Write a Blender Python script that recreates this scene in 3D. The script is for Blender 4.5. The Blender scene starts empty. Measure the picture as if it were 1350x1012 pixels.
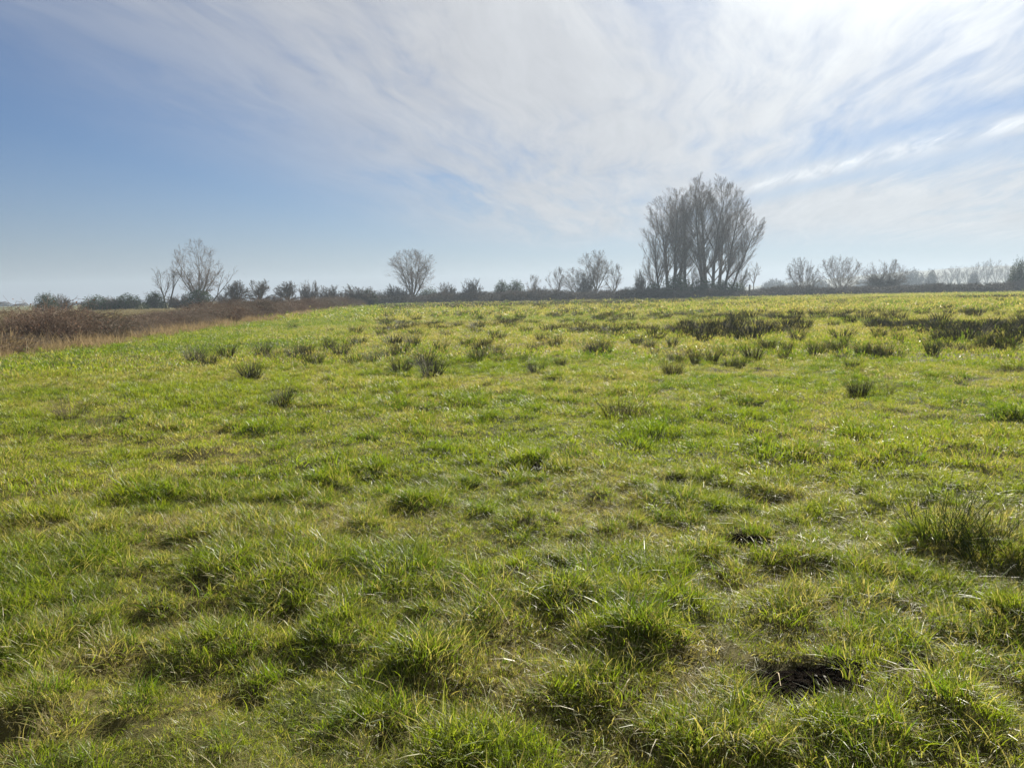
import bpy, math, random
import numpy as np
from mathutils import Vector, Matrix

rnd = random.Random(7)
S = bpy.context.scene
COL = S.collection
R = math.radians

# ------------------------------------------------------------------ camera
F_PX, W_PX, H_PX = 1039.0, 1350.0, 1012.0
CAM_Z = 1.62
PITCH, ROLL = 6.4, 0.98
cam = bpy.data.cameras.new('camera')
cam.sensor_fit = 'HORIZONTAL'; cam.sensor_width = 36.0
cam.lens = 36.0 * F_PX / W_PX
cam.clip_start = 0.05; cam.clip_end = 6000
camo = bpy.data.objects.new('camera', cam); COL.objects.link(camo)
camo.location = (0, 0, CAM_Z)
camo.rotation_euler = (R(90 - PITCH), R(ROLL), 0)
S.camera = camo
CAM_M = Matrix.Rotation(R(ROLL), 3, 'Y') @ Matrix.Rotation(R(90 - PITCH), 3, 'X')

def ray(px, py):
    return CAM_M @ Vector(((px - W_PX / 2) / F_PX, -(py - H_PX / 2) / F_PX, -1.0))
def at(px, py, Y):                      # the point seen at a pixel when it lies Y metres ahead
    d = ray(px, py); k = Y / d.y
    return d.x * k, Y, CAM_Z + d.z * k
def gp(px, py, z=0.03):                 # the ground point seen at a pixel
    d = ray(px, py); k = (z - CAM_Z) / d.z
    return d.x * k, d.y * k

# ------------------------------------------------------------------ sun and sky
SUN_AZ, SUN_EL = 27.0, 31.0
sdir = Vector((math.sin(R(SUN_AZ)) * math.cos(R(SUN_EL)), math.cos(R(SUN_AZ)) * math.cos(R(SUN_EL)), math.sin(R(SUN_EL))))
sl = bpy.data.lights.new('sun', 'SUN'); sl.energy = 5.0; sl.angle = R(0.9); sl.color = (1.0, 0.93, 0.82)
so = bpy.data.objects.new('sun', sl); COL.objects.link(so)
so.location = (60, 60, 90); so.rotation_euler = sdir.to_track_quat('Z', 'Y').to_euler()

S.view_settings.view_transform = 'Standard'; S.view_settings.look = 'None'
S.view_settings.gamma = 1.0; S.view_settings.use_curve_mapping = False
S.view_settings.exposure = 1.62
S.cycles.max_bounces = 5; S.cycles.diffuse_bounces = 2; S.cycles.glossy_bounces = 1
S.cycles.transmission_bounces = 4; S.cycles.volume_bounces = 1; S.cycles.transparent_max_bounces = 4
S.cycles.sample_clamp_indirect = 4.0; S.cycles.caustics_reflective = False; S.cycles.caustics_refractive = False
S.cycles.use_denoising = True; S.cycles.denoiser = 'OPENIMAGEDENOISE'; S.cycles.denoising_prefilter = 'ACCURATE'; S.cycles.denoising_input_passes = 'RGB_ALBEDO_NORMAL'

class NT:                                # short node-building helper
    def __init__(s, tree): s.t = tree; s.l = tree.links
    def n(s, kind, **kw):
        nd = s.t.nodes.new(kind)
        for k, v in kw.items(): setattr(nd, k, v)
        return nd
    def put(s, sock, v):
        if v is None: return
        if hasattr(v, 'is_output'): s.l.new(v, sock)
        else: sock.default_value = v
    def m(s, op, a, b=None, c=None, clamp=False):
        nd = s.n('ShaderNodeMath', operation=op, use_clamp=clamp)
        for i, v in enumerate((a, b, c)): s.put(nd.inputs[i], v)
        return nd.outputs[0]
    def vm(s, op, a, b=None):
        nd = s.n('ShaderNodeVectorMath', operation=op)
        s.put(nd.inputs[0], a); s.put(nd.inputs[1], b)
        return nd.outputs['Value'] if op in ('DOT_PRODUCT', 'LENGTH') else nd.outputs[0]
    def ss(s, x, a, b, lo=0.0, hi=1.0):
        nd = s.n('ShaderNodeMapRange', interpolation_type='SMOOTHSTEP')
        for i, v in enumerate((x, a, b, lo, hi)): s.put(nd.inputs[i], v)
        return nd.outputs[0]
    def mix(s, f, a, b):
        nd = s.n('ShaderNodeMix', data_type='RGBA')
        s.put(nd.inputs[0], f); s.put(nd.inputs[6], a); s.put(nd.inputs[7], b)
        return nd.outputs[2]
    def noise(s, vec, scale=1.0, detail=4.0, rough=0.55, dist=0.0):
        nd = s.n('ShaderNodeTexNoise')
        s.put(nd.inputs['Vector'], vec)
        nd.inputs['Scale'].default_value = scale; nd.inputs['Detail'].default_value = detail
        nd.inputs['Roughness'].default_value = rough; nd.inputs['Distortion'].default_value = dist
        return nd.outputs[0]
    def comb(s, x, y, z=0.0):
        nd = s.n('ShaderNodeCombineXYZ')
        for i, v in enumerate((x, y, z)): s.put(nd.inputs[i], v)
        return nd.outputs[0]
    def attr(s, name, kind='GEOMETRY'):
        nd = s.n('ShaderNodeAttribute', attribute_name=name, attribute_type=kind)
        return nd.outputs['Fac']

world = bpy.data.worlds.new('World'); S.world = world; world.use_nodes = True
w = NT(world.node_tree); world.node_tree.nodes.clear()
sky = w.n('ShaderNodeTexSky', sky_type='NISHITA')
sky.sun_disc = False; sky.sun_elevation = R(SUN_EL); sky.sun_rotation = R(SUN_AZ)
sky.air_density = 1.0; sky.dust_density = 0.25; sky.ozone_density = 2.2; sky.altitude = 10
tc = w.n('ShaderNodeTexCoord').outputs['Generated']
sep = w.n('ShaderNodeSeparateXYZ'); w.l.new(tc, sep.inputs[0])
X, Y, Z = sep.outputs
zz = w.m('ADD', w.m('MAXIMUM', Z, 0.0), 0.06)
CX, CY = w.m('DIVIDE', X, zz), w.m('DIVIDE', Y, zz)      # where the view ray meets the cloud layer
warp = w.noise(w.comb(CX, CY), 0.6, 3, 0.5)
warp = w.m('SUBTRACT', warp, 0.5)
U = w.m('ADD', w.m('SUBTRACT', CX, w.m('MULTIPLY', CY, 0.18)), w.m('MULTIPLY', warp, .55))
streak = w.noise(w.comb(w.m('MULTIPLY', U, 1.1), w.m('MULTIPLY', CY, 0.40), 3.1), 1.0, 7, 0.58, 0.5)
fine = w.noise(w.comb(w.m('MULTIPLY', U, 3.6), w.m('MULTIPLY', CY, 0.9), 7.7), 1.0, 6, 0.6, 0.9)
fil = w.noise(w.comb(w.m('MULTIPLY', U, 11.0), w.m('MULTIPLY', CY, 2.0), 1.3), 1.0, 5, 0.62, 0.6)
edge = w.ss(U, -2.7, -0.7)                                # the veil thins out to the left
far_edge = w.ss(w.m('ADD', CY, w.m('MULTIPLY', streak, 2.6)), 8.0, 10.4, 1.0, 0.0)
q = w.m('ADD', w.m('ADD', w.m('MULTIPLY', CX, 0.886), w.m('MULTIPLY', CY, 0.465)), w.m('MULTIPLY', warp, 0.5))
def band(c, wd):
    k = w.m('DIVIDE', w.m('SUBTRACT', q, c), wd)
    return w.m('POWER', 2.718, w.m('MULTIPLY', w.m('MULTIPLY', k, k), -1.0))
right = w.ss(CX, 1.0, 1.9)
gap = w.m('MULTIPLY', w.m('ADD', band(3.45, 0.20), w.m('MULTIPLY', band(4.15, 0.22), 0.9)), right)
cov = w.m('ADD', w.m('ADD', w.m('MULTIPLY', streak, 1.45), w.m('MULTIPLY', fine, 0.6)), w.m('MULTIPLY', w.m('SUBTRACT', fil, .5), 0.24))
cov = w.ss(cov, 0.44, 1.15)
cov = w.m('MULTIPLY', cov, w.m('MULTIPLY', edge, far_edge))
cov = w.m('MULTIPLY', cov, w.m('SUBTRACT', 1.0, w.m('MULTIPLY', gap, 0.48)), clamp=True)
low = w.m('MULTIPLY', w.m('MULTIPLY', w.ss(CY, 5.2, 6.2), w.ss(CY, 7.0, 9.5, 1.0, 0.0)), w.m('MULTIPLY', w.ss(CX, 0.8, 2.2), w.ss(fine, 0.35, 0.7)))
cov = w.m('MAXIMUM', cov, w.m('MULTIPLY', low, 0.85))
wisp = w.m('MULTIPLY', w.m('MULTIPLY', band(3.80, .13), w.ss(CX, 1.0, 1.8)), w.ss(w.m('ADD', w.m('MULTIPLY', fine, .6), w.m('MULTIPLY', fil, .5)), .42, .66))
cov = w.m('MAXIMUM', cov, wisp)
cov = w.m('MULTIPLY', cov, 0.94)
mu = w.m('MAXIMUM', w.vm('DOT_PRODUCT', tc, tuple(sdir)), 0.0)
glow = w.m('ADD', w.m('MULTIPLY', w.m('POWER', mu, 6.0), 0.32), w.m('MULTIPLY', w.m('POWER', mu, 24.0), 0.85))
lum = w.m('ADD', 0.163, w.m('MULTIPLY', glow, .28))
lum = w.m('ADD', lum, w.m('MULTIPLY', wisp, .06))
lum = w.m('MULTIPLY', lum, w.m('ADD', .72, w.m('ADD', w.m('MULTIPLY', fine, .34), w.m('MULTIPLY', fil, .22))))
cl = w.n('ShaderNodeCombineColor')
w.put(cl.inputs[0], w.m('MULTIPLY', lum, 0.975)); w.put(cl.inputs[1], lum); w.put(cl.inputs[2], w.m('ADD', w.m('MULTIPLY', lum, 0.96), 0.016))
SKY_K = 0.0225
skyc = w.vm('MULTIPLY', sky.outputs[0], (SKY_K * .52, SKY_K * .76, SKY_K * 1.08))
hl = w.m('ADD', 0.104, w.m('MULTIPLY', w.m('POWER', mu, 3.0), 0.10))                   # hazy air low over the horizon
hz_ = w.n('ShaderNodeCombineColor'); w.put(hz_.inputs[0], w.m('MULTIPLY', hl, .965)); w.put(hz_.inputs[1], w.m('MULTIPLY', hl, 1.0)); w.put(hz_.inputs[2], w.m('ADD', w.m('MULTIPLY', hl, .98), .02))
skyc = w.mix(w.m('POWER', 2.718, w.m('MULTIPLY', w.m('MAXIMUM', Z, 0.0), -12.0)), skyc, hz_.outputs[0])
mixc = w.mix(cov, skyc, cl.outputs[0])
bg = w.n('ShaderNodeBackground'); w.put(bg.inputs[0], w.vm('MULTIPLY', mixc, (20., 20., 20.))); bg.inputs[1].default_value = 0.05
wo = w.n('ShaderNodeOutputWorld'); w.l.new(bg.outputs[0], wo.inputs[0])

# ------------------------------------------------------------------ helpers
def tag(o, label, cat=None, group=None, kind=None):
    if label: o['label'] = label
    if cat: o['category'] = cat
    if group: o['group'] = group
    if kind: o['kind'] = kind
    return o
def empty(name, loc=(0, 0, 0), rz=0.0):
    o = bpy.data.objects.new(name, None); COL.objects.link(o)
    o.location = loc; o.rotation_euler = (0, 0, rz); o.empty_display_size = 0.3
    return o
def mesh_obj(name, me, parent=None, link=True):
    o = bpy.data.objects.new(name, me)
    if link: COL.objects.link(o)
    if parent: o.parent = parent
    return o
def smooth(x, a, b):
    t = np.clip((np.asarray(x, float) - a) / (b - a), 0, 1); return t * t * (3 - 2 * t)
def _h(ix, iy, s):
    n = (ix.astype(np.int64) * 374761393 + iy.astype(np.int64) * 668265263 + s * 2147483647) & 0xFFFFFFFF
    n = ((n ^ (n >> 13)) * 1274126177) & 0xFFFFFFFF
    n = ((n ^ (n >> 16)) * 2246822519) & 0xFFFFFFFF
    return ((n ^ (n >> 15)) & 0xFFFFFF) / float(0xFFFFFF)
def vn(x, y, s=0):
    x = np.asarray(x, float); y = np.asarray(y, float)
    ix, iy = np.floor(x), np.floor(y); fx, fy = x - ix, y - iy
    fx = fx * fx * (3 - 2 * fx); fy = fy * fy * (3 - 2 * fy)
    a, b = _h(ix, iy, s), _h(ix + 1, iy, s); c, d = _h(ix, iy + 1, s), _h(ix + 1, iy + 1, s)
    return (a + (b - a) * fx) * (1 - fy) + (c + (d - c) * fx) * fy
def fbm(x, y, s=0, o=3):
    t = 0.0; a = 0.5; k = 1.0; n = 0.0
    for i in range(o):
        t = t + a * vn(x * k + 17.3 * i, y * k - 9.1 * i, s + i); n += a; a *= 0.5; k *= 2.03
    return t / n

# ------------------------------------------------------------------ terrain
# big tussocks and bare scrapes read off the photograph: ground point, radius, height
TUSS = [(gp(px, py), r, h) for px, py, r, h in (
    (835, 850, .26, .13), (560, 868, .24, .12), (640, 815, .24, .11), (755, 790, .30, .11), (285, 850, .26, .11),
    (440, 838, .22, .09), (780, 905, .25, .10), (395, 770, .25, .09), (545, 668, .24, .12), (390, 712, .25, .08),
    (1040, 800, .22, .09), (930, 720, .25, .08), (1120, 575, .22, .12), (1000, 590, .25, .09), (700, 612, .2, .09),
    (860, 575, .22, .10), (340, 568, .22, .13), (285, 592, .2, .10), (1240, 940, .26, .09), (600, 990, .25, .10),
    (310, 750, .28, .11), (150, 850, .2, .09), (60, 920, .22, .08), (930, 980, .25, .10), (1130, 985, .25, .11),
    (690, 690, .22, .08), (480, 700, .22, .08), (1050, 600, .25, .11), (1340, 815, .22, .12), (1230, 712, .30, .15), (1290, 718, .30, .15), (1345, 735, .3, .14), (1150, 610, .2, .08),
    (130, 700, .3, .08), (40, 690, .25, .10), (200, 640, .25, .07), (620, 640, .2, .08), (1010, 730, .22, .08),
    (1330, 550, .3, .12), (520, 535, .25, .12), (1190, 600, .2, .10), (900, 800, .2, .07), (1200, 800, .2, .08))]
MUD = [(gp(1060, 898), .235, .21, 'wide black scrape'), (gp(1000, 712), .28, .24, ''), (gp(1205, 877), .09, .06, ''),
       (gp(1312, 937), .08, .055, ''), (gp(705, 616), .12, .12, ''), (gp(882, 634), .15, .17, '')]
HEDGE = [(-18.5, 14.), (-16.2, 22.), (-16.2, 30.), (-18.4, 42.), (-18.6, 52.), (-22., 84.), (-26., 120.), (-31., 168.)]
def hedge_x(y): return np.interp(y, [p[1] for p in HEDGE], [p[0] for p in HEDGE])
def mounds(x, y):
    t = 0.0 * x
    for (cx, cy), r, h in TUSS: t = np.maximum(t, np.exp(-((x - cx) ** 2 + (y - cy) ** 2) / (r * r) * 1.5) * h / .12)
    return t
def tuss(x, y):
    n = fbm(x * 1.7, y * 1.7, 11, 3); m = fbm(x * .25, y * .25, 21, 2)
    t = smooth(n + (m - .5) * .35, .54, .76) * .7
    t = np.maximum(t, smooth(fbm(x * 4.6, y * 4.6, 15, 2) + (m - .5) * .2, .52, .78) * .7)
    return np.maximum(t, mounds(x, y))
def mudm(x, y):
    m = np.zeros_like(np.asarray(x, float))
    jx = (fbm(x * 9, y * 9, 41, 2) - .5) * .12; jy = (fbm(x * 9, y * 9, 43, 2) - .5) * .12
    for (cx, cy), a, b, _ in MUD:
        m = np.maximum(m, 1 - smooth(np.hypot((x - cx + jx) / a, (y - cy + jy) / b), .75, 1.1))
    return m
def hollow(x, y):                        # small trodden dips where soil shows
    return smooth(fbm(x * 2.6 + 70, y * 2.6, 27, 2) + (fbm(x * .4, y * .4, 29, 2) - .5) * .3, .70, .82)
def ter(x, y, t=None):
    x = np.asarray(x, float); y = np.asarray(y, float); r = np.hypot(x, y)
    if t is None: t = tuss(x, y)
    z = (fbm(x * .03, y * .03, 61, 2) - .5) * .5 * smooth(r, 10, 60) * (1 - smooth(r, 250, 600))
    z = z + .22 * smooth(y, 90, 230) * smooth(x, -10, 90)
    near = 1 - smooth(r, 120, 300)
    z = z + ((fbm(x * .9, y * .9, 31, 3) - .5) * .14 + (fbm(x * 3.6, y * 3.6, 33, 2) - .5) * .07) * near
    z = z + .05 * t * near + .055 * mounds(x, y)
    z = z - .05 * hollow(x, y) * near
    return z - .05 * mudm(x, y)

def simple_mat(name, build):
    m = bpy.data.materials.new(name); m.use_nodes = True; m.node_tree.nodes.clear()
    t = NT(m.node_tree); out = t.n('ShaderNodeOutputMaterial')
    sh = build(t); t.l.new(sh, out.inputs[0]); return m
def bsdf(t, col, rough=0.8, spec=0.3, normal=None):
    p = t.n('ShaderNodeBsdfPrincipled'); t.put(p.inputs['Base Color'], col)
    p.inputs['Roughness'].default_value = rough; p.inputs['Specular IOR Level'].default_value = spec
    if normal is not None: t.l.new(normal, p.inputs['Normal'])
    return p.outputs[0]
def leafy(t, col, tcol, trans=0.45, rough=0.45, spec=0.35):
    tr = t.n('ShaderNodeBsdfTranslucent'); t.put(tr.inputs[0], tcol)
    mx = t.n('ShaderNodeMixShader'); mx.inputs[0].default_value = trans
    t.l.new(bsdf(t, col, rough, spec), mx.inputs[1]); t.l.new(tr.outputs[0], mx.inputs[2])
    return mx.outputs[0]
def bump(t, h, k=0.5, d=0.02):
    b = t.n('ShaderNodeBump'); b.inputs['Strength'].default_value = k; b.inputs['Distance'].default_value = d
    t.l.new(h, b.inputs['Height']); return b.outputs[0]
def pos(t): return t.n('ShaderNodeNewGeometry').outputs['Position']

def ground_mat(t):
    p = pos(t)
    dry = t.attr('dry'); brown = t.attr('brown')
    n1 = t.noise(p, 3.0, 9, .7); n2 = t.noise(p, 90.0, 5, .75); n3 = t.noise(p, .35, 4, .6)
    f = t.m('ADD', t.m('MULTIPLY', t.m('SUBTRACT', n3, .5), 1.2), dry)
    g = t.mix(t.ss(f, .1, .9), (.045, .058, .012, 1), (.105, .090, .030, 1))
    g = t.mix(t.ss(n1, .45, .75, 0, .6), g, (.032, .026, .014, 1))
    b = t.mix(t.ss(n1, .3, .7), (.19, .165, .09, 1), (.115, .105, .058, 1))
    c = t.mix(brown, g, b)
    c = t.mix(t.attr('mud'), c, (.010, .008, .006, 1))
    return bsdf(t, c, .95, .1, bump(t, t.m('ADD', n1, n2), .8, .03))
M_GROUND = simple_mat('field_soil', ground_mat)

def dryness(x, y):
    r = np.hypot(x, y)
    d = .48 + (fbm(x * .22, y * .22, 51, 3) - .5) * 1.0 + (fbm(x * 1.3, y * 1.3, 53, 3) - .5) * .9
    d = d + .18 * smooth(r, 8, 26)
    d = d - .40 * smooth(hedge_x(y) + 13 - x, 0, 8) * smooth(y, 12, 22)     # lush strip beside the brambles
    return np.clip(d, 0, 1)

# ground: one sheet, rings round the camera that widen with distance
def build_ground():
    rr = [0.0]; r = .6
    while r < 1400: rr.append(r); r *= 1.0135 if r < 40 else 1.03
    rr.append(1400.0)
    a1 = np.radians(np.linspace(-52, 52, 190)); a2 = np.radians(np.linspace(52, 308, 48)[1:-1])
    ang = np.concatenate([a1, a2]); na = len(ang)
    rad = np.array(rr[1:])
    A, Rr = np.meshgrid(ang, rad)
    x, y = (np.sin(A) * Rr).ravel(), (np.cos(A) * Rr).ravel()
    z = ter(x, y)
    V = np.column_stack([x, y, z]); c = len(V)
    V = np.vstack([V, [0, 0, float(ter(0., 0.))]])
    nr = len(rad)
    i, j = np.meshgrid(np.arange(nr - 1), np.arange(na), indexing='ij')
    j2 = (j + 1) % na
    Q = np.stack([i * na + j, (i + 1) * na + j, (i + 1) * na + j2, i * na + j2], -1).reshape(-1, 4)[:, ::-1]
    T = np.array([[c, k, (k + 1) % na] for k in range(na)])[:, ::-1]
    me = bpy.data.meshes.new('ground')
    me.from_pydata(V.tolist(), [], Q.tolist() + T.tolist())
    me.update()
    x, y = V[:, 0], V[:, 1]
    d = dryness(x, y); b = smooth(hedge_x(y) - x, -.5, 2.5) * smooth(y, 6, 14) * (1 - smooth(y, 150, 260) * .8)
    b = np.maximum(b, smooth(y, 100, 135) * (1 - smooth(x, 25, 65)) * smooth(x - hedge_x(y), 3, 14) * .8)
    b = np.maximum(b, smooth(y, 175, 200) * smooth(x, -60, -30) * .75 * (1 - smooth(y, 240, 320)))
    for nm, v in (('dry', d), ('brown', b), ('mud', mudm(x, y))):
        at_ = me.attributes.new(nm, 'FLOAT', 'POINT'); at_.data.foreach_set('value', v.astype(np.float32))
    me.polygons.foreach_set('use_smooth', np.ones(len(me.polygons), bool))
    me.materials.append(M_GROUND)
    o = mesh_obj('ground', me); o['kind'] = 'structure'
    o['label'] = 'rough wet pasture running out to the distant hedges'
build_ground()

# ------------------------------------------------------------------ grass
def grass_mat(t):
    a = t.attr('rnd'); tip = t.attr('tip')
    d = t.attr('dry', 'INSTANCER'); hue = t.attr('hue', 'INSTANCER')
    g = t.mix(hue, (.042, .088, .008, 1), (.165, .185, .016, 1))
    g = t.mix(t.m('MULTIPLY', a, .45), g, (.140, .190, .018, 1))
    dead = t.ss(t.m('SUBTRACT', t.m('ADD', t.m('MULTIPLY', d, 1.05), t.m('MULTIPLY', tip, .12)), a), -.05, .22)
    st = t.mix(t.m('FRACT', t.m('MULTIPLY', a, 7.3)), (.30, .258, .125, 1), (.20, .160, .074, 1))
    c = t.mix(t.m('MULTIPLY', dead, .88), g, st)
    tc_ = t.mix(1.0, c, c)
    mul = t.n('ShaderNodeVectorMath', operation='MULTIPLY'); t.l.new(c, mul.inputs[0]); mul.inputs[1].default_value = (1.5, 1.55, .75)
    return leafy(t, c, mul.outputs[0], .47, .45, .22)
M_GRASS = simple_mat('grass_blade', grass_mat)

def blades(name, n, rad, h, w_, lean, curl, seed, mat, upright=0.0, segs=3):
    g = np.random.default_rng(seed)
    a = g.uniform(0, 2 * np.pi, n); rr = rad * np.sqrt(g.uniform(0, 1, n))
    bx, by = rr * np.cos(a), rr * np.sin(a)
    az = a + g.normal(0, .9, n)
    hh = h * (0.45 + .75 * g.uniform(0, 1, n) ** 1.2)
    ln = (lean * g.uniform(.15, 1.2, n) + rr / max(rad, 1e-6) * lean * .4) * hh
    ww = w_ * g.uniform(.6, 1.25, n)
    tw = az + np.pi / 2 + g.normal(0, .7, n)
    V, Fc, rv, tp = [], [], [], []
    r_ = g.uniform(0, 1, n); cu = g.uniform(.2, 1.0, n) * curl
    for i in range(n):
        b0 = len(V)
        for s in range(segs + 1):
            u = s / segs
            out = ln[i] * (u ** 1.7)
            z = hh[i] * (u - cu[i] * u ** 3 * .55)
            cx, cy = bx[i] + math.cos(az[i]) * out, by[i] + math.sin(az[i]) * out
            k = ww[i] * .5 * (1 - u ** 2.2) * (0.75 + .5 * u * (1 - u) * 2)
            if s < segs:
                dx, dy = math.cos(tw[i]) * k, math.sin(tw[i]) * k
                V += [(cx - dx, cy - dy, z - .006), (cx + dx, cy + dy, z - .006)]; tp += [u, u]
            else:
                V.append((cx, cy, z - .006)); tp.append(u)
        rv += [r_[i]] * (2 * segs + 1)
        for s in range(segs - 1):
            k = b0 + 2 * s; Fc.append((k, k + 1, k + 3, k + 2))
        k = b0 + 2 * (segs - 1); Fc.append((k, k + 1, k + 2))
    me = bpy.data.meshes.new(name); me.from_pydata(V, [], Fc); me.update()
    for nm, v in (('rnd', rv), ('tip', tp)):
        q_ = me.attributes.new(nm, 'FLOAT', 'POINT'); q_.data.foreach_set('value', np.array(v, np.float32))
    me.materials.append(mat)
    return me

def scatter(name, protos, P, rot, scl, pick, attrs, label, cat):
    """one object of kind stuff: a cloud of points that carries the given tuft meshes"""
    c = bpy.data.collections.new(name + '_tufts')
    for i, me in enumerate(protos):
        c.objects.link(bpy.data.objects.new('%s_tuft_%02d' % (name, i), me))
    me = bpy.data.meshes.new(name); me.vertices.add(len(P)); me.vertices.foreach_set('co', P.astype(np.float32).ravel())
    for nm, ty, v, key in [('rot', 'FLOAT_VECTOR', rot, 'vector'), ('scl', 'FLOAT_VECTOR', scl, 'vector'), ('pick', 'INT', pick, 'value')] + \
            [(k, 'FLOAT', v, 'value') for k, v in attrs.items()]:
        q_ = me.attributes.new(nm, ty, 'POINT')
        q_.data.foreach_set(key, np.ascontiguousarray(v, np.int32 if ty == 'INT' else np.float32).ravel())
    me.update()
    o = mesh_obj(name, me)
    ng = bpy.data.node_groups.new(name + '_nodes', 'GeometryNodeTree')
    ng.interface.new_socket('Geometry', in_out='INPUT', socket_type='NodeSocketGeometry')
    ng.interface.new_socket('Geometry', in_out='OUTPUT', socket_type='NodeSocketGeometry')
    N = ng.nodes.new; L = ng.links.new
    gi, go = N('NodeGroupInput'), N('NodeGroupOutput')
    ci = N('GeometryNodeCollectionInfo'); ci.inputs['Collection'].default_value = c
    ci.inputs['Separate Children'].default_value = True; ci.inputs['Reset Children'].default_value = True
    ip = N('GeometryNodeInstanceOnPoints'); ip.inputs['Pick Instance'].default_value = True
    def na(nm, ty):
        q_ = N('GeometryNodeInputNamedAttribute'); q_.data_type = ty; q_.inputs['Name'].default_value = nm
        return q_.outputs['Attribute']
    er = N('FunctionNodeEulerToRotation')
    L(gi.outputs[0], ip.inputs['Points']); L(ci.outputs[0], ip.inputs['Instance'])
    L(na('pick', 'INT'), ip.inputs['Instance Index'])
    L(na('rot', 'FLOAT_VECTOR'), er.inputs[0]); L(er.outputs[0], ip.inputs['Rotation'])
    L(na('scl', 'FLOAT_VECTOR'), ip.inputs['Scale']); L(ip.outputs[0], go.inputs[0])
    md = o.modifiers.new('tufts', 'NODES'); md.node_group = ng
    return tag(o, label, cat, kind='stuff')

GR = np.random.default_rng(5)
def wedge(n_per_m2, r0, r1, half):
    """random ground points in the wedge in front of the camera, a little wider than the view"""
    aw = np.radians(half); area = aw * (r1 * r1 - r0 * r0); n = int(area * n_per_m2)
    r = np.sqrt(GR.uniform(r0 * r0, r1 * r1, n)); a = GR.uniform(-aw, aw, n)
    return r * np.sin(a), r * np.cos(a)

def build_grass():
    protos = []
    for k in range(5): protos.append(blades('g', 36, .060, .042, .0035, 1.15, .8, 100 + k, M_GRASS))             # 0-4 short turf, near
    for k in range(5): protos.append(blades('g', 46, .060, .078, .0036, .85, .9, 120 + k, M_GRASS, segs=4))      # 5-9 long tussock, near
    for k in range(3): protos.append(blades('g', 10, .070, .100, .0044, 1.9, 1.6, 140 + k, M_GRASS, segs=4))       # 10-12 lying stalks, near
    for k in range(4): protos.append(blades('g', 38, .115, .045, .0060, .85, .6, 160 + k, M_GRASS))                 # 13-16 turf, middle
    for k in range(4): protos.append(blades('g', 46, .11, .078, .0062, .8, .8, 180 + k, M_GRASS))                 # 17-20 tussock, middle
    for k in range(4): protos.append(blades('g', 34, .28, .085, .017, .8, .5, 200 + k, M_GRASS, segs=2))          # 21-24 turf, far
    for k in range(4): protos.append(blades('g', 28, .85, .130, .065, .9, .5, 220 + k, M_GRASS, segs=2))          # 25-28 turf, farthest
    PX, PY, PK, SC, HU, HO = [], [], [], [], [], []
    def zone(dens, r0, r1, half, turf, tall, lying=None):
        x, y = wedge(dens, r0, r1, half)
        t = tuss(x, y)
        keep = (mudm(x, y) < .04 + .35 * GR.uniform(0, 1, len(x)) ** 2) & (x > hedge_x(y) - .6)
        keep &= GR.uniform(0, 1, len(x)) > .8 * smooth(y, 105, 140) * (1 - smooth(x, 25, 65))
        ho = hollow(x, y)
        keep &= GR.uniform(0, 1, len(x)) > ho * (.45 if lying else .85)
        ho = ho[keep]
        x, y, t = x[keep], y[keep], t[keep]; n = len(x); u = GR.uniform(0, 1, n)
        pk = GR.integers(turf[0], turf[1], n)
        if tall:
            m = u < t * 1.15 - .12
            pk[m] = GR.integers(tall[0], tall[1], m.sum())
        if lying:
            m = GR.uniform(0, 1, n) < np.maximum(.13, ho * .95); pk[m] = GR.integers(lying[0], lying[1], m.sum())
        s = (.80 + .50 * GR.uniform(0, 1, n) ** 1.5) * (.76 + .5 * np.clip(t, 0, 1.2)) * (.8 + .45 * fbm(x * .7, y * .7, 77, 2))
        HO.append(ho); PX.append(x); PY.append(y); PK.append(pk); SC.append(s); HU.append(t)
    zone(680, 1.2, 7.5, 44, (0, 5), (5, 10), (10, 13))
    zone(230, 7.0, 20, 41, (13, 17), (17, 21))
    zone(26, 19, 62, 39, (21, 25), None)
    zone(3.2, 58, 240, 38, (25, 29), None)
    x, y, pk, s, t = map(np.concatenate, (PX, PY, PK, SC, HU))
    n = len(x)
    P = np.column_stack([x, y, ter(x, y, t)])
    e = .08
    sx = (ter(x + e, y) - ter(x - e, y)) / (2 * e); sy = (ter(x, y + e) - ter(x, y - e)) / (2 * e)
    rot = np.column_stack([np.clip(sy, -.6, .6) + GR.normal(0, .24, n), -np.clip(sx, -.6, .6) + GR.normal(0, .24, n), np.zeros(n)])
    yaw = GR.uniform(0, 6.283, n)
    # tilt about world x and y after the spin: approximate by turning the tilt into the tuft's own frame
    rot = np.column_stack([rot[:, 0], rot[:, 1], yaw])
    d = np.clip(dryness(x, y) - .30 * np.clip(t, 0, 1) + GR.normal(0, .22, n) - .20 + .5 * np.concatenate(HO) + .24 * smooth(np.hypot(x, y), 10, 60), 0, 1)
    hue = np.clip(.42 + .65 * fbm(x * .5 + 40, y * .5, 91, 3) - .40 * np.clip(t, 0, 1) - .34 * smooth(np.hypot(x, y), 12, 60) + .7 * (fbm(x * .11, y * .11, 93, 3) - .5) + GR.normal(0, .30, n), 0, 1)
    scl = np.column_stack([s * GR.uniform(.9, 1.15, n), s * GR.uniform(.9, 1.15, n), s])
    print('grass tufts', n)
    scatter('grass', protos, P, rot, scl, pk, {'dry': d, 'hue': hue}, 'short tussocky green and straw coloured pasture grass', 'grass')
build_grass()
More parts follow.
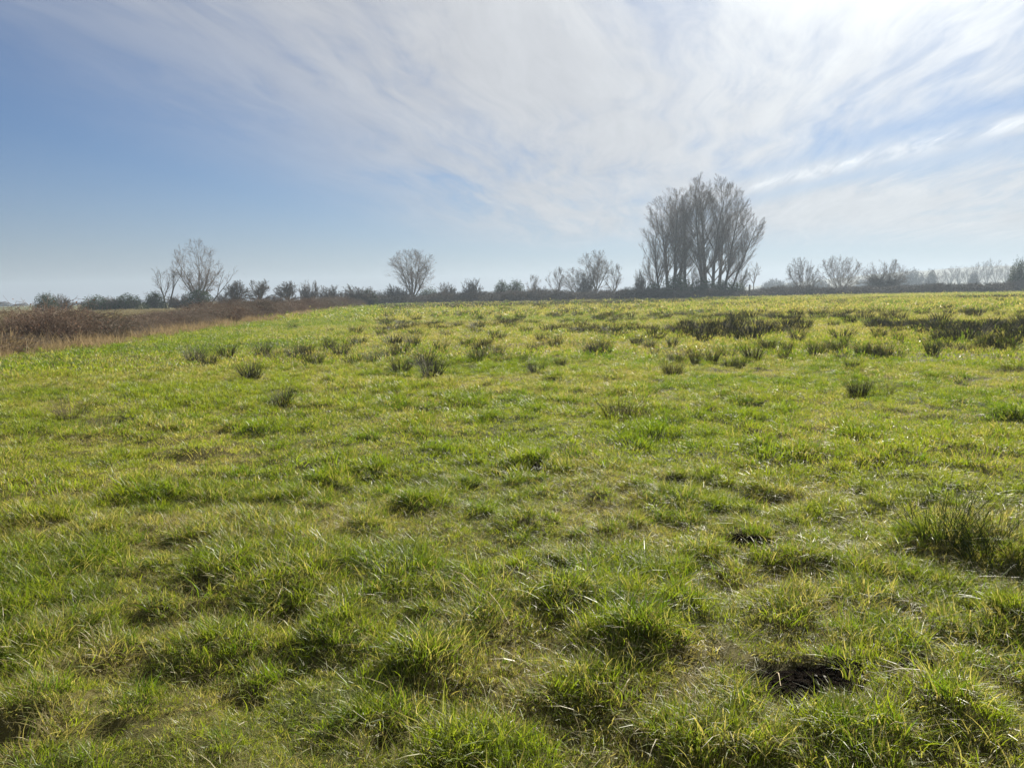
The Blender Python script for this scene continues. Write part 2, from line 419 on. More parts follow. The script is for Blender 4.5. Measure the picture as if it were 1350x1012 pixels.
#MORE
# ------------------------------------------------------------------ materials of the plants
def bark_mat(c1, c2, sc=6.0, tint=.12):
    def f(t):
        oi = t.n('ShaderNodeObjectInfo').outputs['Random']
        n = t.noise(pos(t), sc, 4, .6)
        c = t.mix(t.ss(n, .35, .65), c1, c2)
        c = t.mix(t.m('MULTIPLY', oi, tint), c, (.13, .115, .09, 1))
        return bsdf(t, c, .85, .15)
    return f
M_BARK = simple_mat('grey_bark', bark_mat((.075, .066, .055, 1), (.12, .105, .085, 1)))
M_TWIG = simple_mat('bare_twigs', bark_mat((.090, .066, .050, 1), (.145, .108, .080, 1), 1.5))
M_PALE = simple_mat('pale_bark', bark_mat((.20, .18, .15, 1), (.13, .115, .095, 1), 3.0))
M_THORN = simple_mat('thorn_twigs', bark_mat((.055, .048, .040, 1), (.095, .078, .062, 1), 1.2))
M_CANE = simple_mat('bramble_cane', bark_mat((.095, .062, .046, 1), (.175, .125, .086, 1), .9, .85))
M_POST = simple_mat('weathered_post', bark_mat((.10, .09, .075, 1), (.16, .145, .12, 1), 12.0))
M_CHALK = simple_mat('pale_patch', lambda t: bsdf(t, (.62, .60, .55, 1), .7, .2))
def leafm(c1, c2, tr):
    def f(t):
        a = t.attr('rnd'); c = t.mix(a, c1, c2)
        return leafy(t, c, c, tr, .9, .04)
    return f
M_IVY = simple_mat('ivy_leaf', leafm((.026, .042, .016, 1), (.060, .078, .030, 1), .25))
M_DEAD = simple_mat('withered_leaf', leafm((.110, .060, .042, 1), (.190, .115, .070, 1), .30))
M_HEDGE = simple_mat('hedge_leaf', leafm((.052, .044, .034, 1), (.088, .072, .052, 1), .10))
def rush_mat(c1, c2, c3, tr):
    def f(t):
        oi = t.n('ShaderNodeObjectInfo').outputs['Random']
        c = t.mix(t.attr('rnd'), c1, c2); c = t.mix(t.m('MULTIPLY', oi, .5), c, c3)
        return leafy(t, c, c, tr, .7, .12)
    return f
M_RUSH = simple_mat('rush_stem', rush_mat((.034, .043, .022, 1), (.125, .108, .058, 1), (.105, .095, .055, 1), .10))
M_RUSHG = simple_mat('green_rush_stem', rush_mat((.040, .062, .018, 1), (.120, .130, .045, 1), (.06, .08, .03, 1), .25))
M_RUSHP = simple_mat('pale_rush_stem', leafm((.105, .098, .050, 1), (.24, .20, .11, 1), .25))
M_SEDGE = simple_mat('dry_sedge_blade', leafm((.20, .15, .075, 1), (.34, .26, .145, 1), .35))
M_SEDGEB = simple_mat('brown_sedge_blade', leafm((.16, .14, .070, 1), (.27, .235, .13, 1), .30))

class MB:
    def __init__(s): s.v = []; s.f = []; s.r = []
    def tube(s, pts, rad, sides):
        b = len(s.v); n = len(pts)
        rv = rnd.random()
        for i in range(n):
            d = (pts[min(i + 1, n - 1)] - pts[max(i - 1, 0)])
            if d.length < 1e-6: d = Vector((0, 0, 1))
            d.normalize()
            a = Vector((1, 0, 0)) if abs(d.x) < .8 else Vector((0, 1, 0))
            u = d.cross(a).normalized(); v = d.cross(u)
            for k in range(sides):
                th = 6.28318 * k / sides
                p = pts[i] + (u * math.cos(th) + v * math.sin(th)) * rad[i]
                s.v.append((p.x, p.y, p.z))
        s.r += [rv] * (n * sides)
        for i in range(n - 1):
            for k in range(sides):
                k2 = (k + 1) % sides
                s.f.append((b + i * sides + k, b + i * sides + k2, b + (i + 1) * sides + k2, b + (i + 1) * sides + k))
    def twig(s, p, q, r):
        b = len(s.v); rv = rnd.random(); d = q - p; x = abs(d.x) < abs(d.z)
        for c, k in ((p, r), (q, r * .5)):
            for th in (0.3, 2.394, 4.489):
                if x: s.v.append((c.x + math.cos(th) * k, c.y + math.sin(th) * k, c.z))
                else: s.v.append((c.x, c.y + math.sin(th) * k, c.z + math.cos(th) * k))
        s.r += [rv] * 6
        s.f += [(b, b + 1, b + 4, b + 3), (b + 1, b + 2, b + 5, b + 4), (b + 2, b, b + 3, b + 5)]
    def leaf(s, p, size, tilt=None):
        b = len(s.v)
        a = rnd.uniform(0, 6.283); e = rnd.uniform(-1, 1)
        u = Vector((math.cos(a), math.sin(a), e * .7)).normalized()
        v = u.cross(Vector((rnd.uniform(-1, 1), rnd.uniform(-1, 1), rnd.uniform(-1, 1)))).normalized()
        k = size * rnd.uniform(.6, 1.3)
        for q in (p - u * k * .5, p + v * k * .28, p + u * k * .5, p - v * k * .28): s.v.append((q.x, q.y, q.z))
        s.f.append((b, b + 1, b + 2, b + 3)); s.r += [rnd.random()] * 4
    def mesh(s, name, mat, sm=True):
        me = bpy.data.meshes.new(name); me.from_pydata(s.v, [], s.f); me.update()
        q = me.attributes.new('rnd', 'FLOAT', 'POINT'); q.data.foreach_set('value', np.array(s.r, np.float32))
        if sm: me.polygons.foreach_set('use_smooth', np.ones(len(me.polygons), bool))
        me.materials.append(mat); return me

def rv3(k): return Vector((rnd.gauss(0, k), rnd.gauss(0, k), rnd.gauss(0, k)))
def limb(mb, p, d, L, r, r2, segs, wob, trop, sides):
    """one branch: a wobbling tapered tube; returns its points, directions and radii"""
    pts, dirs, rad = [p.copy()], [d.copy()], [r]
    for i in range(segs):
        d = (d + rv3(wob) + Vector((0, 0, trop / segs))).normalized()
        p = p + d * (L / segs); pts.append(p.copy()); dirs.append(d.copy())
        rad.append(r + (r2 - r) * (i + 1) / segs)
    mb.tube(pts, rad, sides); return pts, dirs, rad
def side_dir(d, ang):
    a = Vector((rnd.uniform(-1, 1), rnd.uniform(-1, 1), rnd.uniform(-1, 1)))
    u = d.cross(a)
    if u.length < 1e-4: u = d.cross(Vector((1, 0, 0)))
    u.normalize(); return (d * math.cos(ang) + u * math.sin(ang)).normalized()
def env_t(p, d, E):
    """how far from p along d to the crown's outline, an ellipsoid (z centre, radius across, radius up)"""
    cz, rx, rz = E
    q = Vector((p.x / rx, p.y / rx, (p.z - cz) / rz)); e = Vector((d.x / rx, d.y / rx, d.z / rz))
    a = e.dot(e); b = q.dot(e); c = q.dot(q) - 1; D = b * b - a * c
    return 0.0 if D <= 0 else max(0.0, (-b + math.sqrt(D)) / a)
def ramify(mb, pts, dirs, rad, L, lvl, P):
    """side branches along a limb, then theirs; they stop at the crown's outline"""
    n = max(1, int(P['n'][lvl] * rnd.uniform(.8, 1.25)))
    last = lvl == len(P['n']) - 1; E = P.get('env')
    for k in range(n):
        s = P['from'][lvl] + (1 - P['from'][lvl]) * (k + rnd.random()) / n
        i = min(int(s * (len(pts) - 1)), len(pts) - 2); u = s * (len(pts) - 1) - i
        p = pts[i].lerp(pts[i + 1], u); d0 = dirs[i + 1]; r0 = rad[i] + (rad[i + 1] - rad[i]) * u
        l = L * P['len'][lvl] * rnd.uniform(.55, 1.2) * (1.15 - .55 * s)
        d = side_dir(d0, R(P['ang'][lvl] * rnd.uniform(.7, 1.25)))
        if lvl == 0 and d.z < P.get('minz', -.1): d.z = abs(d.z) * .5; d.normalize()
        if E:
            l = min(l, env_t(p, d, E) * rnd.uniform(.85, 1.1) + .25)
            if l < .15: continue
        r = max(r0 * P['rr'][lvl], P['rmin']); r2 = max(r * .3, P['rmin'] * .7)
        if last:
            mb.twig(p, p + d * l + Vector((0, 0, P['trop'][lvl] * l * .5)), r)
            continue
        a, b, c = limb(mb, p, d, l, r, r2, P['segs'][lvl], P['wob'][lvl], P['trop'][lvl], 3 if lvl else 4)
        ramify(mb, a, b, c, l, lvl + 1, P)

def poplar_meshes(seed, H, W, clear=.16, n0=30):
    rnd.seed(seed)
    P = dict(n=[n0 + 4, 11, 9, 3], **{'from': [clear, .15, .12, .1]}, len=[.42, .45, .45, .5], ang=[42, 34, 34, 36], rr=[.42, .45, .55, .8], rmin=.012,
             segs=[5, 3, 2, 1], wob=[.07, .10, .12, .1], trop=[.7, .45, .30, .2], env=(H * .55, W * .58, H * .46), minz=.25)
    t, c = MB(), MB()
    a, b, r = limb(t, Vector((0, 0, -.2)), Vector((0, 0, 1)), H * .86, H * .0145 + .06, .03, 9, .03, .10, 7)
    ramify(c, a, b, r, H, 0, P)
    return t.mesh('trunk', M_BARK), c.mesh('crown', M_TWIG)

def spread_tree(seed, H, W, stems, fork=.16, wide=.8, n0=10, dens=1.0, mats=None, rmin=.018, trop=.45, thick=.022, wob=.09):
    """open-grown bare tree: short bole, a few rising stems that fork again and again to a rounded crown"""
    rnd.seed(seed); t, c = MB(), MB()
    bole = H * fork
    a, b, r = limb(t, Vector((0, 0, -.2)), Vector((0, 0, 1)), bole + .2, H * thick, H * thick * .8, 3, .03, .1, 8)
    rz = (H - bole * .7) / 2; E = (H - rz, W / 2, rz)
    P = dict(n=[n0, int(9 * dens), int(7 * dens), 3], **{'from': [.12, .12, .12, .1]}, len=[.62, .50, .45, .5], ang=[38, 38, 40, 40], rr=[.45, .46, .55, .8], rmin=rmin * .8,
             segs=[4, 3, 2, 1], wob=[.10, .13, .15, .1], trop=[trop * .8, trop * .5, .2, .1], env=E, minz=.0)
    for k in range(stems):
        az = 6.283 * (k + rnd.uniform(-.25, .25)) / stems
        e = wide * rnd.uniform(.35, 1.45) * (.2 if k == 0 else 1)
        d = Vector((math.cos(az) * math.sin(e), math.sin(az) * math.sin(e), math.cos(e))).normalized()
        p = a[-1] - Vector((0, 0, .1)); l = max(env_t(p, (d + Vector((0, 0, trop * .4))).normalized(), E) * rnd.uniform(.85, .98), H * .3)
        a2, b2, r2 = limb(t, p, d, l, H * thick * .62, rmin * 1.3, 6, wob * .7, trop, 6)
        ramify(c, a2, b2, r2, l, 0, P)
    m = mats or (M_BARK, M_TWIG)
    return t.mesh('trunk', m[0]), c.mesh('crown', m[1])

def bush_meshes(seed, w_, H, stems=26, dens=1.0, mat=None, leafmat=None, nleaf=0, leafsize=.16, rmin=.016, trop=.15, bottom=.0):
    """many stems from the ground to a twiggy dome, with or without leaves"""
    rnd.seed(seed); t, c, lf = MB(), MB(), MB()
    P = dict(n=[int(9 * dens), int(7 * dens), 4], **{'from': [.15, .1, .1]}, len=[.46, .45, .5], ang=[42, 44, 44], rr=[.6, .7, .8], rmin=rmin,
             segs=[3, 2, 1], wob=[.15, .18, .1], trop=[.15, .1, .05], env=(H * .28, w_ * .5, H * .72))
    for k in range(stems):
        az = rnd.uniform(0, 6.283); q = math.sqrt(rnd.random())
        e = q * 1.25
        d = Vector((math.cos(az) * math.sin(e), math.sin(az) * math.sin(e), math.cos(e) + .05)).normalized()
        p0 = Vector((math.cos(az) * q * .06, math.sin(az) * q * .06, -.05))
        l = .86 / math.sqrt((math.sin(e) / (w_ * .5)) ** 2 + (math.cos(e) / H) ** 2) * rnd.uniform(.75, 1.1)
        a, b, r = limb(t, p0, d, l, .045, rmin, 4, .10, trop, 4)
        ramify(c, a, b, r, l, 0, P)
    for k in range(nleaf):
        az = rnd.uniform(0, 6.283); e = math.acos(rnd.uniform(0, 1)); rr_ = rnd.uniform(.25, 1.0) ** .5
        k1 = .82 + .3 * vn(np.array([az * 2.2 + seed]), np.array([e * 4.0]), seed)[0]
        p = Vector((math.cos(az) * math.sin(e) * w_ * .5, math.sin(az) * math.sin(e) * w_ * .5, math.cos(e) * H)) * rr_ * k1
        lf.leaf(p, leafsize)
    m = mat or M_THORN
    out = [('stem', t.mesh('stem', m)), ('twigs', c.mesh('twigs', m))]
    if nleaf: out.append(('foliage', lf.mesh('foliage', leafmat or M_IVY, False)))
    return out

def bramble_meshes(seed, w_, d_, H, n=620, nleaf=1500):
    """a bramble bank: arching canes over a mound, withered leaves among them"""
    rnd.seed(seed); c, lf = MB(), MB()
    for k in range(n):
        x, y = rnd.uniform(-.5, .5) * w_, rnd.uniform(-.5, .5) * d_
        hh = H * (1 - .55 * (2 * y / d_) ** 2) * (.55 + .6 * vn(np.array([x * .7 + seed * 3.3]), np.array([y * .7]), 5)[0]) * rnd.uniform(.75, 1.2)
        az = rnd.uniform(0, 6.283); L = hh * rnd.uniform(1.2, 2.1)
        p = Vector((x, y, -.05)); d = Vector((math.cos(az) * .55, math.sin(az) * .55, 1)).normalized()
        pts, rad = [p.copy()], [.011]
        for i in range(5):
            d = (d + Vector((math.cos(az) * .20, math.sin(az) * .20, -.34)) * (.35 + .35 * i) + rv3(.10)).normalized() if p.z > hh * .5 else (d + rv3(.07)).normalized()
            p = p + d * (L / 5); pts.append(p.copy()); rad.append(.011 - .0014 * i)
            if p.z < .03: break
        c.tube(pts, rad, 3)
        for i in range(1, len(pts)):
            for j in range(2):
                sd = side_dir((pts[i] - pts[i - 1]).normalized(), R(rnd.uniform(35, 75)))
                q = pts[i - 1].lerp(pts[i], rnd.random())
                c.tube([q, q + sd * rnd.uniform(.12, .34) + Vector((0, 0, .05))], [.006, .004], 3)
            for j in range(2):
                if rnd.random() < nleaf / (n * 9): lf.leaf(pts[i] + rv3(.08), .085)
    return [('canes', c.mesh('canes', M_CANE)), ('withered_leaves', lf.mesh('withered_leaves', M_DEAD, False))]

def zg(x, y): return float(ter(np.array([x]), np.array([y]))[0])
def place(name, parts, x, y, rz, s, label, cat, group=None, dz=0.0):
    o = empty(name, (x, y, zg(x, y) + dz), rz)
    o.scale = s if isinstance(s, tuple) else (s, s, s)
    for nm, me in parts: mesh_obj(nm, me, o)
    return tag(o, label, cat, group)
DIM = {}
def dims(parts):
    k = id(parts)
    if k not in DIM:
        co = []
        for p in parts:
            me = p[1] if isinstance(p, tuple) else p
            v = np.empty(len(me.vertices) * 3, np.float32); me.vertices.foreach_get('co', v); co.append(v.reshape(-1, 3))
        co = np.vstack(co); DIM[k] = (np.percentile(np.abs(co[:, :2]), 98.5) * 2, np.percentile(co[:, 2], 99.6)); KEEP.append(parts)
    return DIM[k]
KEEP = []
def hpx(px, top, base_py, Y):           # height of a thing whose top is seen at that pixel
    return at(px, top, Y)[2] - zg(at(px, base_py, Y)[0], Y)
def tree(name, ms, px, wpx, top, Y, label, rz=0., group=None, py=395, cat='tree', lean=0.0):
    """a tree whose trunk stands at pixel column px, Y metres off, wpx pixels wide, its top at pixel row top"""
    w0, h0 = dims(ms); x, _, _ = at(px, py, Y); H = hpx(px, top, py, Y) / max(math.cos(lean), .3); k = wpx / F_PX * Y / w0
    o = place(name, [('trunk', ms[0]), ('crown', ms[1])], x, Y, 0, (k, k, H / h0), label, cat, group)
    o.rotation_euler = (0, lean, 0)
    for ch in o.children: ch.rotation_euler = (0, 0, rz)
    return o
def shrub(parts, px, wpx, top, base, Y_, lab, group=None, name='shrub', cat='shrub', rz=None):
    w0, h0 = dims(parts); H = hpx(px, top, base, Y_); k = wpx / F_PX * Y_ / w0
    x, _, _ = at(px, base, Y_)
    return place(name, parts, x, Y_, px * .37 if rz is None else rz, (k, k * .85, H / h0), lab, cat, group)

ORD = ('first second third fourth fifth sixth seventh eighth ninth tenth eleventh twelfth thirteenth fourteenth fifteenth sixteenth seventeenth eighteenth nineteenth twentieth '
       'twenty-first twenty-second twenty-third twenty-fourth twenty-fifth twenty-sixth twenty-seventh twenty-eighth twenty-ninth thirtieth').split()
# ------------------------------------------------------------------ the tall poplar group
PG = 'tall bare poplars of the central group'
PY0 = 214.0
POP = [poplar_meshes(301, 30, 11, .16, 30), poplar_meshes(302, 30, 12, .2, 28), poplar_meshes(303, 30, 10, .24, 30), poplar_meshes(304, 30, 13, .14, 30)]
poplars = [  # base pixel x, width, top pixel y, depth offset, mesh, lean, label
    (870, 40, 290, -6, 3, -.12, 'slender poplar leaning left at the outer left of the tall group'),
    (881, 52, 258, 3, 1, -.07, 'second poplar from the left in the tall group, tilted slightly left'),
    (889, 54, 249, -2, 0, -.05, 'straight poplar with forked limbs in the left half of the tall group'),
    (894, 52, 253, 7, 2, -.02, 'poplar trunk close behind the forked one in the left half of the group'),
    (901, 54, 245, 0, 1, .03, 'rightmost poplar of the left cluster in the tall group'),
    (926, 60, 235, -3, 0, -.05, 'thick poplar trunk at the middle of the tall group, gap to its left'),
    (931, 56, 231, 5, 2, -.01, 'tallest poplar, thin trunk just right of the thick middle one'),
    (938.5, 60, 233, 0, 3, .04, 'poplar with rising limbs right of the tallest one'),
    (946, 56, 240, 6, 1, .09, 'poplar tilted right in the right cluster of the tall group'),
    (953, 46, 252, -4, 0, .15, 'thin poplar leaning right, second from the right edge of the group')]
for i, (px, wpx, top, dy, k, lean, lab) in enumerate(poplars):
    tree('poplar_tree', POP[k], px, wpx, top, PY0 + dy, lab, i * 1.7, PG, 392, lean=lean)
LEAN = poplar_meshes(311, 21, 8, .3, 24)
tree('poplar_tree', LEAN, 960, 34, 286, PY0 - 6, 'poplar leaning far out to the right over the small sapling', 1.0, PG, 392, lean=R(20))
SMALL = spread_tree(315, 12, 9, 5, .1, .8, 8)
tree('bare_tree', SMALL, 863, 30, 318, PY0 - 3, 'low spreading tree at the left foot of the tall poplars', 0.4)
tree('bare_tree', SMALL, 973, 34, 340, PY0 + 4, 'low twiggy tree filling the right foot of the tall poplars', 2.4)
tree('bare_tree', SMALL, 913, 34, 336, PY0 + 6, 'low bare tree in the gap between the two poplar clusters', 4.1)
sap = spread_tree(318, 7.5, 3.6, 3, .4, .6, 7, .7, (M_PALE, M_PALE), .02, .4, .016)
tree('sapling', sap, 993, 20, 345, 200, 'thin pale sapling standing alone right of the tall poplars', 1.0, py=388)

# ------------------------------------------------------------------ left trees
T1 = spread_tree(321, 14, 12.5, 8, .14, .85, 9, 1.0, trop=.28)
tree('bare_tree', T1, 263, 62, 316, 165, 'large bare many-stemmed tree rising above the bramble bank at left', 0.6, py=408)
T1b = spread_tree(323, 8, 4.5, 2, .35, .5, 6, .55)
tree('bare_tree', T1b, 274, 22, 352, 163, 'slanting bare tree leaning right beside the large left tree', 0, py=408, lean=R(38))
T2 = spread_tree(325, 9.0, 8, 4, .28, 1.0, 8, .6, None, .016, .4, .02)
tree('bare_tree', T2, 220, 44, 352, 160, 'thin bare tree leaning left beside the large left tree', 2.0, py=408, lean=R(-11))
T2b = spread_tree(326, 8.0, 3, 2, .5, .3, 7, .6, None, .016, .45, .018)
tree('bare_tree', T2b, 222, 16, 355, 160.5, 'slim bare stem leaning right next to the left-leaning tree', 0.0, py=408, lean=R(16))
TH = [spread_tree(331, 5, 5, 9, .30, 1.1, 8, 1.15, (M_BARK, M_THORN), .022, .08, .04, .14), spread_tree(332, 5, 5, 9, .28, 1.1, 8, 1.15, (M_BARK, M_THORN), .022, .08, .04, .16)]
for px, top, k, Y_, lab in ((315, 370, 0, 150, 'gnarled thorn tree, left of the pair behind the brambles'), (343, 369, 1, 150, 'gnarled thorn tree, right of the pair behind the brambles'),
                            (381, 371, 0, 158, 'single round thorn tree between the thorn pair and the dark thicket')):
    tree('thorn_tree', TH[k], px, 34, top, Y_, lab, px * .1, 'gnarled thorn trees behind the bramble bank', 408)

# ------------------------------------------------------------------ middle trees
T3 = spread_tree(341, 14.5, 14.5, 7, .10, .72, 10, 1.0)
tree('bare_tree', T3, 545, 66, 329, 212, 'lone bare round-crowned tree with twin stems left of centre', 0.3, py=399)
T4 = spread_tree(343, 12, 11, 6, .15, .85, 10, 1.0, trop=.3)
T5 = spread_tree(345, 9, 7.5, 5, .2, .8, 9, .9)
for i, (px, wpx, top, m, Y_, lab) in enumerate(((705, 22, 362, T5, 225, 'smallest pale bare tree left of the group beside the poplars'), (734, 28, 352, T5, 228, 'small round bare tree standing left of the group of four'),
       (760, 36, 353, T4, 222, 'dark bare tree leaning over at the left of the group of four'), (786, 50, 331, T4, 226, 'tallest bare tree of the small group left of the poplars'),
       (809, 30, 348, T5, 224, 'rightmost bare tree of the small group left of the poplars'))):
    tree('bare_tree', m, px, wpx, top, Y_, lab, i * 2.1, 'bare trees left of the poplars', 398)

# ------------------------------------------------------------------ right willows
WL = [spread_tree(351, 8.2, 12, 13, .04, .95, 7, .9, (M_BARK, M_TWIG), .018, .25, .014), spread_tree(352, 8.4, 12.5, 14, .04, 1.0, 7, .9, (M_BARK, M_TWIG), .018, .25, .014)]
WL = [[('stems', a), ('crown', b)] for a, b in WL]
for i, (px, top, wpx, k, lab) in enumerate(((1058, 340, 46, 0, 'round bare willow bush, first of three right of the poplars'), (1106, 338, 60, 1, 'widest bare willow bush, middle of the three right of the poplars'),
                                         (1166, 343, 64, 0, 'dark-based bare willow bush, last of three right of the poplars'))):
    shrub(WL[k], px, wpx, top, 388, 222, lab, 'bare willow bushes on the right skyline', 'willow_bush', 'bush')

# ------------------------------------------------------------------ shrubs and hedges
IVY = [bush_meshes(361, 5, 3.4, 22, 1.0, M_THORN, M_IVY, 5200, .19), bush_meshes(362, 6, 3.2, 24, 1.0, M_THORN, M_IVY, 5200, .20)]
SCR = [bush_meshes(363, 5.5, 3.6, 30, 1.15, M_THORN, rmin=.018), bush_meshes(364, 6.5, 3.2, 32, 1.15, M_THORN, rmin=.018)]
LOW = [bush_meshes(366, 9, 2.4, 34, 1.2, M_THORN, M_HEDGE, 4200, .20), bush_meshes(367, 10, 2.1, 34, 1.2, M_THORN, M_HEDGE, 4200, .20), bush_meshes(368, 11, 2.7, 36, 1.2, M_THORN, M_HEDGE, 4600, .20)]
for a in ((IVY[0], 62, 30, 387, 410, 138, 'dark evergreen shrub farthest left beyond the brown sedge'), (SCR[0], 82, 30, 388, 409, 142, 'bare greyish shrub against the leftmost dark evergreen one'),
          (IVY[1], 127, 40, 390, 408, 150, 'low dark shrub, second along the left skyline'), (SCR[1], 150, 34, 391, 408, 152, 'bare brownish shrub behind the second dark one'),
          (IVY[1], 170, 42, 388, 408, 152, 'dark spiky-topped shrub left of the leaning bare tree'), (IVY[0], 205, 26, 385, 407, 158, 'dome of dark ivy at the foot of the leaning bare tree'),
          (IVY[0], 262, 42, 381, 407, 162, 'large dark ivy mound at the foot of the large left tree'), (SCR[0], 240, 40, 388, 407, 166, 'bare scrub just left of the large tree ivy mound'),
          (SCR[1], 300, 40, 386, 407, 152, 'bare scrub joining the large left tree to the thorn pair'), (SCR[1], 362, 36, 388, 407, 154, 'bare scrub in the gap right of the thorn pair'),
          (SCR[0], 411, 34, 371, 405, 165, 'pale upright scrub left of the dark thicket'),
          (SCR[0], 440, 48, 377, 405, 168, 'dark thicket at the far end of the bramble bank, left half'), (SCR[1], 474, 54, 377, 404, 166, 'dark thicket at the far end of the bramble bank, right half'),
          (IVY[0], 485, 26, 381, 403, 168, 'darkest bush closing the right end of the left thicket'),
          (SCR[1], 525, 40, 376, 400, 206, 'bare scrub left of the lone tree trunk'), (IVY[1], 565, 36, 380, 400, 206, 'dark ivy bush right of the lone tree trunk'),
          (SCR[0], 590, 32, 373, 400, 205, 'twiggy shrub midway between the lone tree and next bush'), (SCR[0], 627, 36, 368, 400, 200, 'round-topped thorn bush standing clear right of the lone tree'),
          (IVY[0], 662, 22, 370, 399, 200, 'dark upright bush, left of a close pair left of centre'), (IVY[0], 680, 26, 370, 399, 201, 'dark upright bush, right of a close pair left of centre'),
          (SCR[1], 711, 28, 376, 398, 200, 'small dark bush under the smallest pale tree'),
          (SCR[0], 770, 30, 362, 397, 218, 'dark bush among the small group of bare trees'), (SCR[0], 845, 22, 356, 394, 210, 'pale spray of upright twigs left of the poplars'),
          (IVY[1], 862, 28, 372, 393, 208, 'dark bush at the left foot of the poplars'), (IVY[0], 892, 40, 363, 393, 207, 'largest ivy mound at the foot of the left poplar cluster'),
          (IVY[1], 925, 44, 368, 393, 208, 'wide ivy mound under the middle poplars'), (IVY[0], 952, 36, 369, 392, 209, 'ivy mound under the right poplar cluster'),
          (IVY[1], 972, 30, 372, 391, 206, 'rounded dark bush at the right foot of the poplars'),
          (SCR[1], 1164, 52, 360, 389, 219, 'dark scrub round the base of the last willow'),
          (IVY[0], 1342, 26, 342, 386, 205, 'dark evergreen bush at the right edge of the view')):
    shrub(*a)
# low hedge along the far side of the field, in overlapping lengths
HG = 'low hedge along the far side of the field'
k = 0
px = 500
while px < 1440:
    Y_ = np.interp(px, [500, 680, 850, 1000, 1350], [196, 192, 198, 205, 196]) + (k % 3) * 2.5
    top = np.interp(px, [500, 600, 860, 990, 1050, 1200, 1350], [389, 386, 382, 381, 378, 375, 370]) + rnd.uniform(-3, 2)
    base = np.interp(px, [500, 860, 1000, 1350], [402, 396, 391, 386])
    wpx = rnd.uniform(50, 74)
    shrub(LOW[k % 3], px, wpx, top, base, Y_,
          'low brown hedge length closing the field, %s from its left end' % ORD[k] if k < 30 else 'low brown hedge length at the right end of the line closing the field', HG, 'hedge', 'hedge')
    px += rnd.uniform(22, 32); k += 1

# the bramble bank down the left side of the field
BR = [bramble_meshes(371, 5.0, 3.2, 1.45), bramble_meshes(372, 5.0, 3.0, 1.3), bramble_meshes(373, 5.5, 3.4, 1.5)]
k = 0; yy = 20.0; nb = 0; done = False
while yy < 165:
    hx = float(hedge_x(yy)); step = 2.6 if yy < 60 else 4.2
    slope = float(hedge_x(yy + 1) - hedge_x(yy - 1)) / 2
    big = abs(yy - 30) < 1.4
    hgt = np.interp(yy, [18, 25, 30, 35, 44, 60, 165], [.45, .62, 1.45, .95, 1.1, 1.4, 1.6]) * rnd.uniform(.6, 1.3) / dims(BR[k % 3])[1]
    nb += 1
    on = ORD[nb - 1] if nb <= 30 else ''
    lab = 'tallest dark bramble mound with long arching canes, near the left corner' if big and not done else \
        'reddish brown front bramble clump, %s from the near end of the left bank' % on if on else 'far bramble clump where the left bank narrows towards the dark thicket'
    done = done or big
    for row in range(2 if 34 < yy < 90 else 1):
        if row: lab = 'low back-row bramble clump behind the %s front one of the left bank' % on if on else 'back-row bramble clump in the far part of the left bank'
        place('bramble_thicket', BR[k % 3], hx - 1.6 - row * 2.6 + rnd.uniform(-.4, .4), yy + rnd.uniform(-.6, .6) + row, math.pi / 2 - math.atan(slope) + (k % 2) * math.pi + rnd.uniform(-.2, .2),
              (rnd.uniform(.75, 1.05), rnd.uniform(.8, 1.0), hgt * (1.1 if big and not row else .6 if row else 1.0)), lab, 'bramble', 'bramble thickets of the left bank')
        k += 1
    yy += step

# ------------------------------------------------------------------ dry sedge fringe and sedge field beyond the bank
def build_sedge():
    pr = [blades('s', 40, .22, .55, .014, .45, .5, 500 + k, M_SEDGE) for k in range(3)] + [blades('s', 40, .40, .55, .030, .45, .5, 510 + k, M_SEDGEB, segs=2) for k in range(3)]
    n = 2600; y = GR.uniform(17, 120, n); y = 17 + (y - 17) ** 1.0
    x = hedge_x(y) + GR.normal(-.1, .75, n)
    keep = fbm(y * .35, x * .1, 83, 2) > .34 + .1 * GR.uniform(0, 1, n)
    x, y = x[keep], y[keep]; n1 = len(x); pk = GR.integers(0, 3, n1); s = GR.uniform(.45, 1.2, n1)
    yt = GR.uniform(19, 120, 700); xt = hedge_x(yt) - GR.uniform(.2, 4.2, 700); kt = fbm(yt * .22, xt * .3, 84, 2) > .52
    x = np.concatenate([x, xt[kt]]); y = np.concatenate([y, yt[kt]]); pk = np.concatenate([pk, GR.integers(0, 3, kt.sum())]); s = np.concatenate([s, GR.uniform(.9, 1.7, kt.sum())])
    yb = np.sqrt(GR.uniform(20 ** 2, 150 ** 2, 16000)); xb = hedge_x(yb) - 3.5 - GR.uniform(0, 1, 16000) * (yb * .75)
    ok = np.abs(np.arctan2(xb, yb)) < np.radians(40); xb, yb = xb[ok], yb[ok]
    x = np.concatenate([x, xb]); y = np.concatenate([y, yb]); pk = np.concatenate([pk, GR.integers(3, 6, len(xb))]); s = np.concatenate([s, GR.uniform(.4, .85, len(xb))])
    n = len(x); P = np.column_stack([x, y, ter(x, y)])
    rot = np.column_stack([GR.normal(0, .15, n), GR.normal(0, .15, n), GR.uniform(0, 6.28, n)])
    scatter('dry_sedge', pr, P, rot, np.column_stack([s, s, s]), pk, {}, 'straw coloured dry sedge along and behind the bramble bank', 'sedge')
build_sedge()

